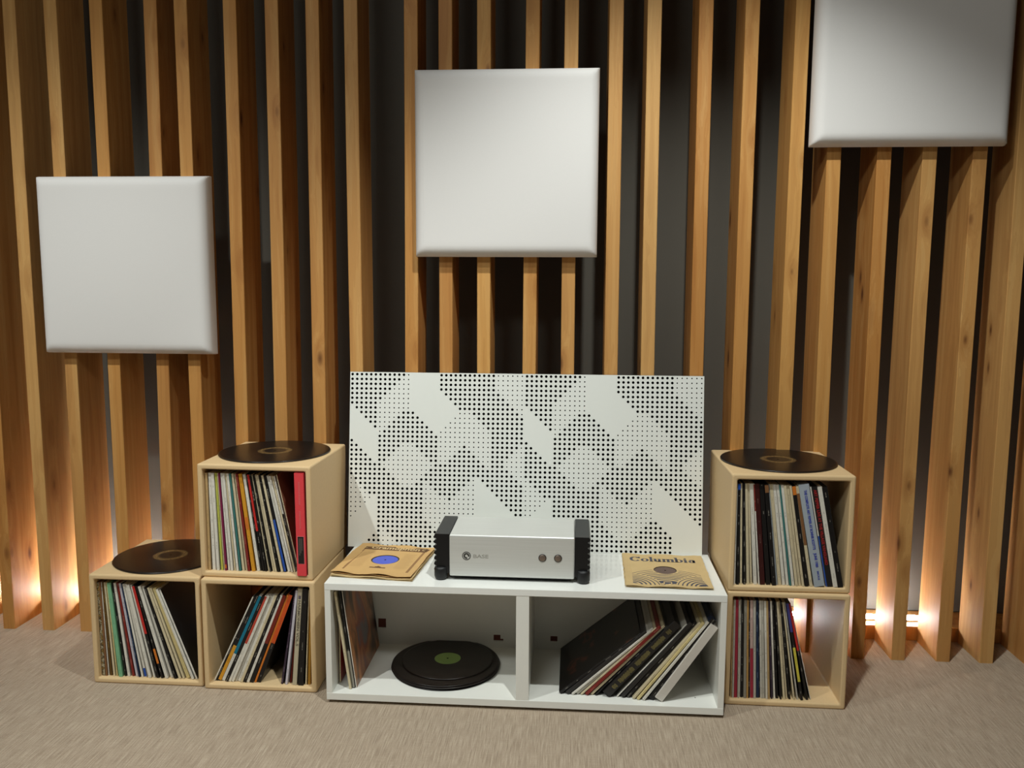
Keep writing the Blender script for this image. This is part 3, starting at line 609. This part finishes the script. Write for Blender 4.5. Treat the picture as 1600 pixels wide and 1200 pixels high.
for bx in (.0935, .1405):
    f = lathe('button', [(.0092, .0008), (.0098, .0022), (.0085, .0030), (0, .0030)], plain('bronze_button', (128, 112, 100), .35, metal=.5), amp, 32); f.location = (bx, 0, .078); f.rotation_euler = (R(90), 0, 0)
    g = lathe('ring', [(.0092, .0012), (.0120, .0012), (.0120, 0)], plain('dark_ring', (40, 36, 34), .4), f, 32)
DARKINK = plain('dark_print', (52, 52, 50), .5); GREYINK = plain('grey_print_light', (158, 156, 148), .5)
v_, f_ = merge([ring_xy(.0108, .0132, n=40), ring_xy(.0042, .0090, R(-20), R(290), n=36), ring_xy(0, .0001, n=3)])
lg = mobj('logo', v_, f_, DARKINK, amp); lg.data.transform(Matrix.Translation((-.1375, -.0004, .078)) @ FRONT)
text_obj('lettering', 'BASE', .0155, GREYINK, amp, Matrix.Translation((-.094, -.0002, .077)) @ FRONT, .0003, width=.046)

# ------------------------------------------------------------------ old paper sleeves on the bench
def leaf(name, w_, h_, z, mat, parent, hole=None, wav=0.0, ph=0.0, th=.0006, seed=0):
    rnd = random.Random(seed); n = 72; rings_ = 8; vs, fs = [], []
    r0 = hole or .0005
    def rim(a):
        cx, sy = math.cos(a), math.sin(a); k = min((w_ / 2) / max(abs(cx), 1e-6), (h_ / 2) / max(abs(sy), 1e-6)); return k
    jag = [rnd.uniform(-.0016, .0008) for _ in range(n)]
    hc = .0
    angs = [2 * math.pi * i / n for i in range(n)]
    ca = math.atan2(h_, w_)
    for c_ in (ca, math.pi - ca, math.pi + ca, 2 * math.pi - ca):
        i = min(range(n), key=lambda q: abs(angs[q] - c_)); angs[i] = c_
    for lay in (0, 1):
        for k in range(rings_ + 1):
            f = k / rings_
            for i, a in enumerate(angs):
                ro = rim(a) + jag[i]; r_ = r0 + (ro - r0) * f; x, y = r_ * math.cos(a), r_ * math.sin(a)
                edge = max(0, max(abs(x) / (w_ / 2), abs(y) / (h_ / 2)) - .78) / .22
                dz = wav * edge ** 2 * (.6 + .8 * math.sin(3.1 * x / w_ * 4 + ph) + .6 * math.sin(7 * y / h_ + ph * 2))
                vs.append((x, y, z + max(dz, -.0012) + (th if lay else 0)))
    m = (rings_ + 1) * n
    for lay in (0, 1):
        for k in range(rings_):
            for i in range(n):
                j = (i + 1) % n; q = [lay * m + k * n + i, lay * m + (k + 1) * n + i, lay * m + (k + 1) * n + j, lay * m + k * n + j]
                fs.append(tuple(q if lay else q[::-1]))
    for k in (0, rings_):
        for i in range(n):
            j = (i + 1) % n; q = (k * n + i, k * n + j, m + k * n + j, m + k * n + i); fs.append(q if k else q[::-1])
    return mobj(name, vs, fs, mat, parent)
BROWNINK = plain('brown_ink', (104, 72, 42), .8); PALEINK = plain('pale_ink', (214, 184, 132), .8); NAVYINK = plain('slate_ink', (74, 74, 84), .8); MIDINK = plain('faded_brown_ink', (150, 112, 70), .8)
def flat(name, vs, fs, mat, parent, z): return mobj(name, [(x, y, z) for x, y, _ in vs], fs, mat, parent)
def rectp(x0, x1, y0, y1): return [(x0, y0, 0), (x1, y0, 0), (x1, y1, 0), (x0, y1, 0)], [(0, 1, 2, 3)]
UPW = Matrix.Identity(4)
# undermost worn sleeve, then the printed one with the blue-labelled record
u1 = thing('paper_sleeve', 'worn brown paper sleeve lying undermost at left on the bench', 'paper sleeve', (.1445, .193, BH + .0004), R(-5), 'old paper record sleeves on the bench')
leaf('back_leaf', .262, .296, .0006, PAPER2, u1, None, .003, .4, seed=3); leaf('front_leaf', .260, .294, .0036, PAPER2, u1, None, .003, 1.3, seed=4)
u2 = thing('paper_sleeve', 'brown paper sleeve printed Gramophon with blue record label showing', 'paper sleeve', (.143, .200, BH + .0066), R(-6), 'old paper record sleeves on the bench')
leaf('back_leaf', .256, .290, .0002, PAPER, u2, None, .003, 2.0, seed=5); leaf('front_leaf', .258, .292, .0042, PAPER, u2, .0455, .004, .2, seed=6)
rec = thing('shellac_record', 'dark record with blue label inside the Gramophon sleeve', 'record', (.143, .200, BH + .0079), R(-6), 'records inside paper sleeves')
lathe('disc', [(.0035, .0022), (.05, .0022), (.118, .0024), (.120, .0012), (.118, 0), (.0035, 0), (.0035, .0022)], SHELLAC, rec, 64)
lathe('label', [(.0035, .0025), (.0405, .0025), (.041, .0022)], plain('blue_label_paper', (82, 98, 206), .6, noise=.06), rec, 48, False)
zt = .0050
v_, f_ = merge([rectp(-.105, .105, .092, .130), ring_xy(0, .017, R(90), R(270), 10, -.103, .111), ring_xy(0, .017, R(-90), R(90), 10, .103, .111)]); flat('title_banner', v_, f_, BROWNINK, u2, zt)
text_obj('printed_lettering', 'Gramophon', .038, PALEINK, u2, Matrix.Translation((0, .113, zt + .0003)), .0008, width=.168)
v_, f_ = merge([ring_xy(.006, .0085, R(60), R(300), 12, sx * .100, .113) for sx in (-1, 1)]); flat('banner_scroll', v_, f_, PALEINK, u2, zt + .0003)
for sx in (-1, 1): v_, f_ = rectp(sx * .104 - .004, sx * .104 + .004, -.108, .092); flat('printed_frame', v_, f_, MIDINK, u2, zt)
v_, f_ = merge([rectp(-.026, .026, -.083, -.075), rectp(-.010, .010, -.075, -.070), ring_xy(0, .005, 0, math.pi, 8, 0, -.070)]); flat('printed_ornament', v_, f_, BROWNINK, u2, zt)
parts = []
for sx in (-1, 1):
    for k in range(14): parts.append(rectp(sx * .072 - .022, sx * .072 + random.uniform(.012, .022), .06 - k * .0105, .0625 - k * .0105))
v_, f_ = merge(parts); flat('small_print', v_, f_, plain('very_faint_ink', (186, 148, 96), .8), u2, zt)

u3 = thing('paper_sleeve', 'tan paper sleeve printed Columbia with arcs, right on the bench', 'paper sleeve', (1.039, .192, BH + .0004), R(-1.2), 'old paper record sleeves on the bench')
leaf('back_leaf', .262, .306, .0008, PAPER2, u3, None, .003, 2.6, seed=8); leaf('front_leaf', .258, .304, .0048, PAPER2, u3, .036, .003, .9, seed=9)
rec2 = thing('shellac_record', 'dark record with brown label inside the Columbia sleeve', 'record', (1.039, .192, BH + .0021), 0, 'records inside paper sleeves')
lathe('disc', [(.0035, .0022), (.05, .0022), (.118, .0024), (.120, .0012), (.118, 0), (.0035, 0), (.0035, .0022)], SHELLAC, rec2, 64)
lathe('label', [(.0035, .0025), (.0335, .0025), (.034, .0022)], plain('brown_label_paper', (98, 78, 70), .6, noise=.15, scale=60), rec2, 48, False)
zc_ = .0056
keep = lambda x, y: abs(x) < .118 and -.137 < y and (x * x + y * y) > .0372 ** 2
parts = []
for k in range(7):
    r_ = .152 - k * .0135
    def kp(x, y, r=r_): return keep(x, y) and all(math.hypot(x - s * .112, y + .140) > .092 for s in (-1, 1)) and y > -.135
    parts.append(ring_xy(r_ - .0022 - .0006 * k, r_, R(30), R(150), 60, 0, -.150, keep=kp))
for k in range(18): parts.append(ring_xy(k * .003, (k + 1) * .003, 0, math.pi, 60, 0, -.150, keep=lambda x, y: y > -.137 and all(math.hypot(x - s * .112, y + .140) > .089 for s in (-1, 1))))
for s in (-1, 1):
    for k in range(5):
        r_ = .086 - k * .0125
        parts.append(ring_xy(r_ - .003 - .0008 * k, r_, 0, math.pi, 48, s * .112, -.140, keep=keep))
    for k in range(8): parts.append(ring_xy(k * .003, (k + 1) * .003, 0, math.pi, 30, s * .112, -.140, keep=keep))
v_, f_ = merge(parts); flat('printed_arcs', v_, f_, NAVYINK, u3, zc_)
v_, f_ = merge([rectp(-.014, -.011, -.128, -.107), rectp(.008, .011, -.130, -.107), rectp(-.014, .011, -.110, -.105), ring_xy(0, .006, n=14, cx=-.017, cy=-.128), ring_xy(0, .006, n=14, cx=.005, cy=-.130), rectp(.014, .022, -.131, -.126)]); flat('printed_notes', v_, f_, PALEINK, u3, zc_ + .0003)

# heavy serif letters of the title, drawn as strokes
def letters():
    P = []; bx = 0.0; H_ = .030; h_ = .020; sw = .0075; tn = .0032
    def stem(x, y0, y1, ser=True):
        P.append(rectp(x, x + sw, y0, y1))
        if ser: P.append(rectp(x - .002, x + sw + .002, y0, y0 + .0028)); P.append(rectp(x - .0025, x + sw * .5, y1 - .0028, y1))
    def oval(cx, cy, rx, ry, a0=0, a1=360, thick=.0075):
        vs, fs = [], []; n = 28
        for i in range(n + 1):
            a = R(a0 + (a1 - a0) * i / n); t_ = tn + (thick - tn) * abs(math.cos(a)); vs += [(cx + rx * math.cos(a), cy + ry * math.sin(a), 0), (cx + (rx - t_) * math.cos(a), cy + (ry - t_ * .8) * math.sin(a), 0)]
        for i in range(n): fs.append((2 * i, 2 * i + 1, 2 * i + 3, 2 * i + 2))
        P.append((vs, fs))
    oval(.016, H_ / 2, .017, H_ / 2, 40, 322, .010); P.append(rectp(.026, .031, .020, .030)); bx = .0335
    oval(bx + .011, h_ / 2, .012, h_ / 2); bx += .026
    stem(bx, 0, H_ + .002); bx += .0125
    stem(bx, .004, h_); oval(bx + .0085, .007, .0085, .007, 180, 360, .006); stem(bx + .012, 0, h_); bx += .025
    for q in range(3): stem(bx + q * .0125, 0, h_)
    for q in range(2): P.append(rectp(bx + q * .0125 + sw * .6, bx + q * .0125 + .0135, h_ - .0045, h_ - .0008))
    bx += .0365
    stem(bx, 0, H_ + .002, True); oval(bx + .0115, h_ / 2, .0115, h_ / 2, -150, 150); bx += .0265
    stem(bx, 0, h_); P.append(ring_xy(0, .0038, n=14, cx=bx + sw / 2, cy=h_ + .006)); bx += .0125
    oval(bx + .009, .007, .0095, .007); stem(bx + .0115, 0, h_ - .003, False); oval(bx + .010, h_ - .0065, .0095, .0065, 0, 165, .006); bx += .022
    return merge(P), bx
(v_, f_), wd = letters(); k = .214 / wd
flat('printed_lettering', [((x - wd / 2) * k, .078 + y * 1.45, 0) for x, y, _ in v_], f_, NAVYINK, u3, zc_)
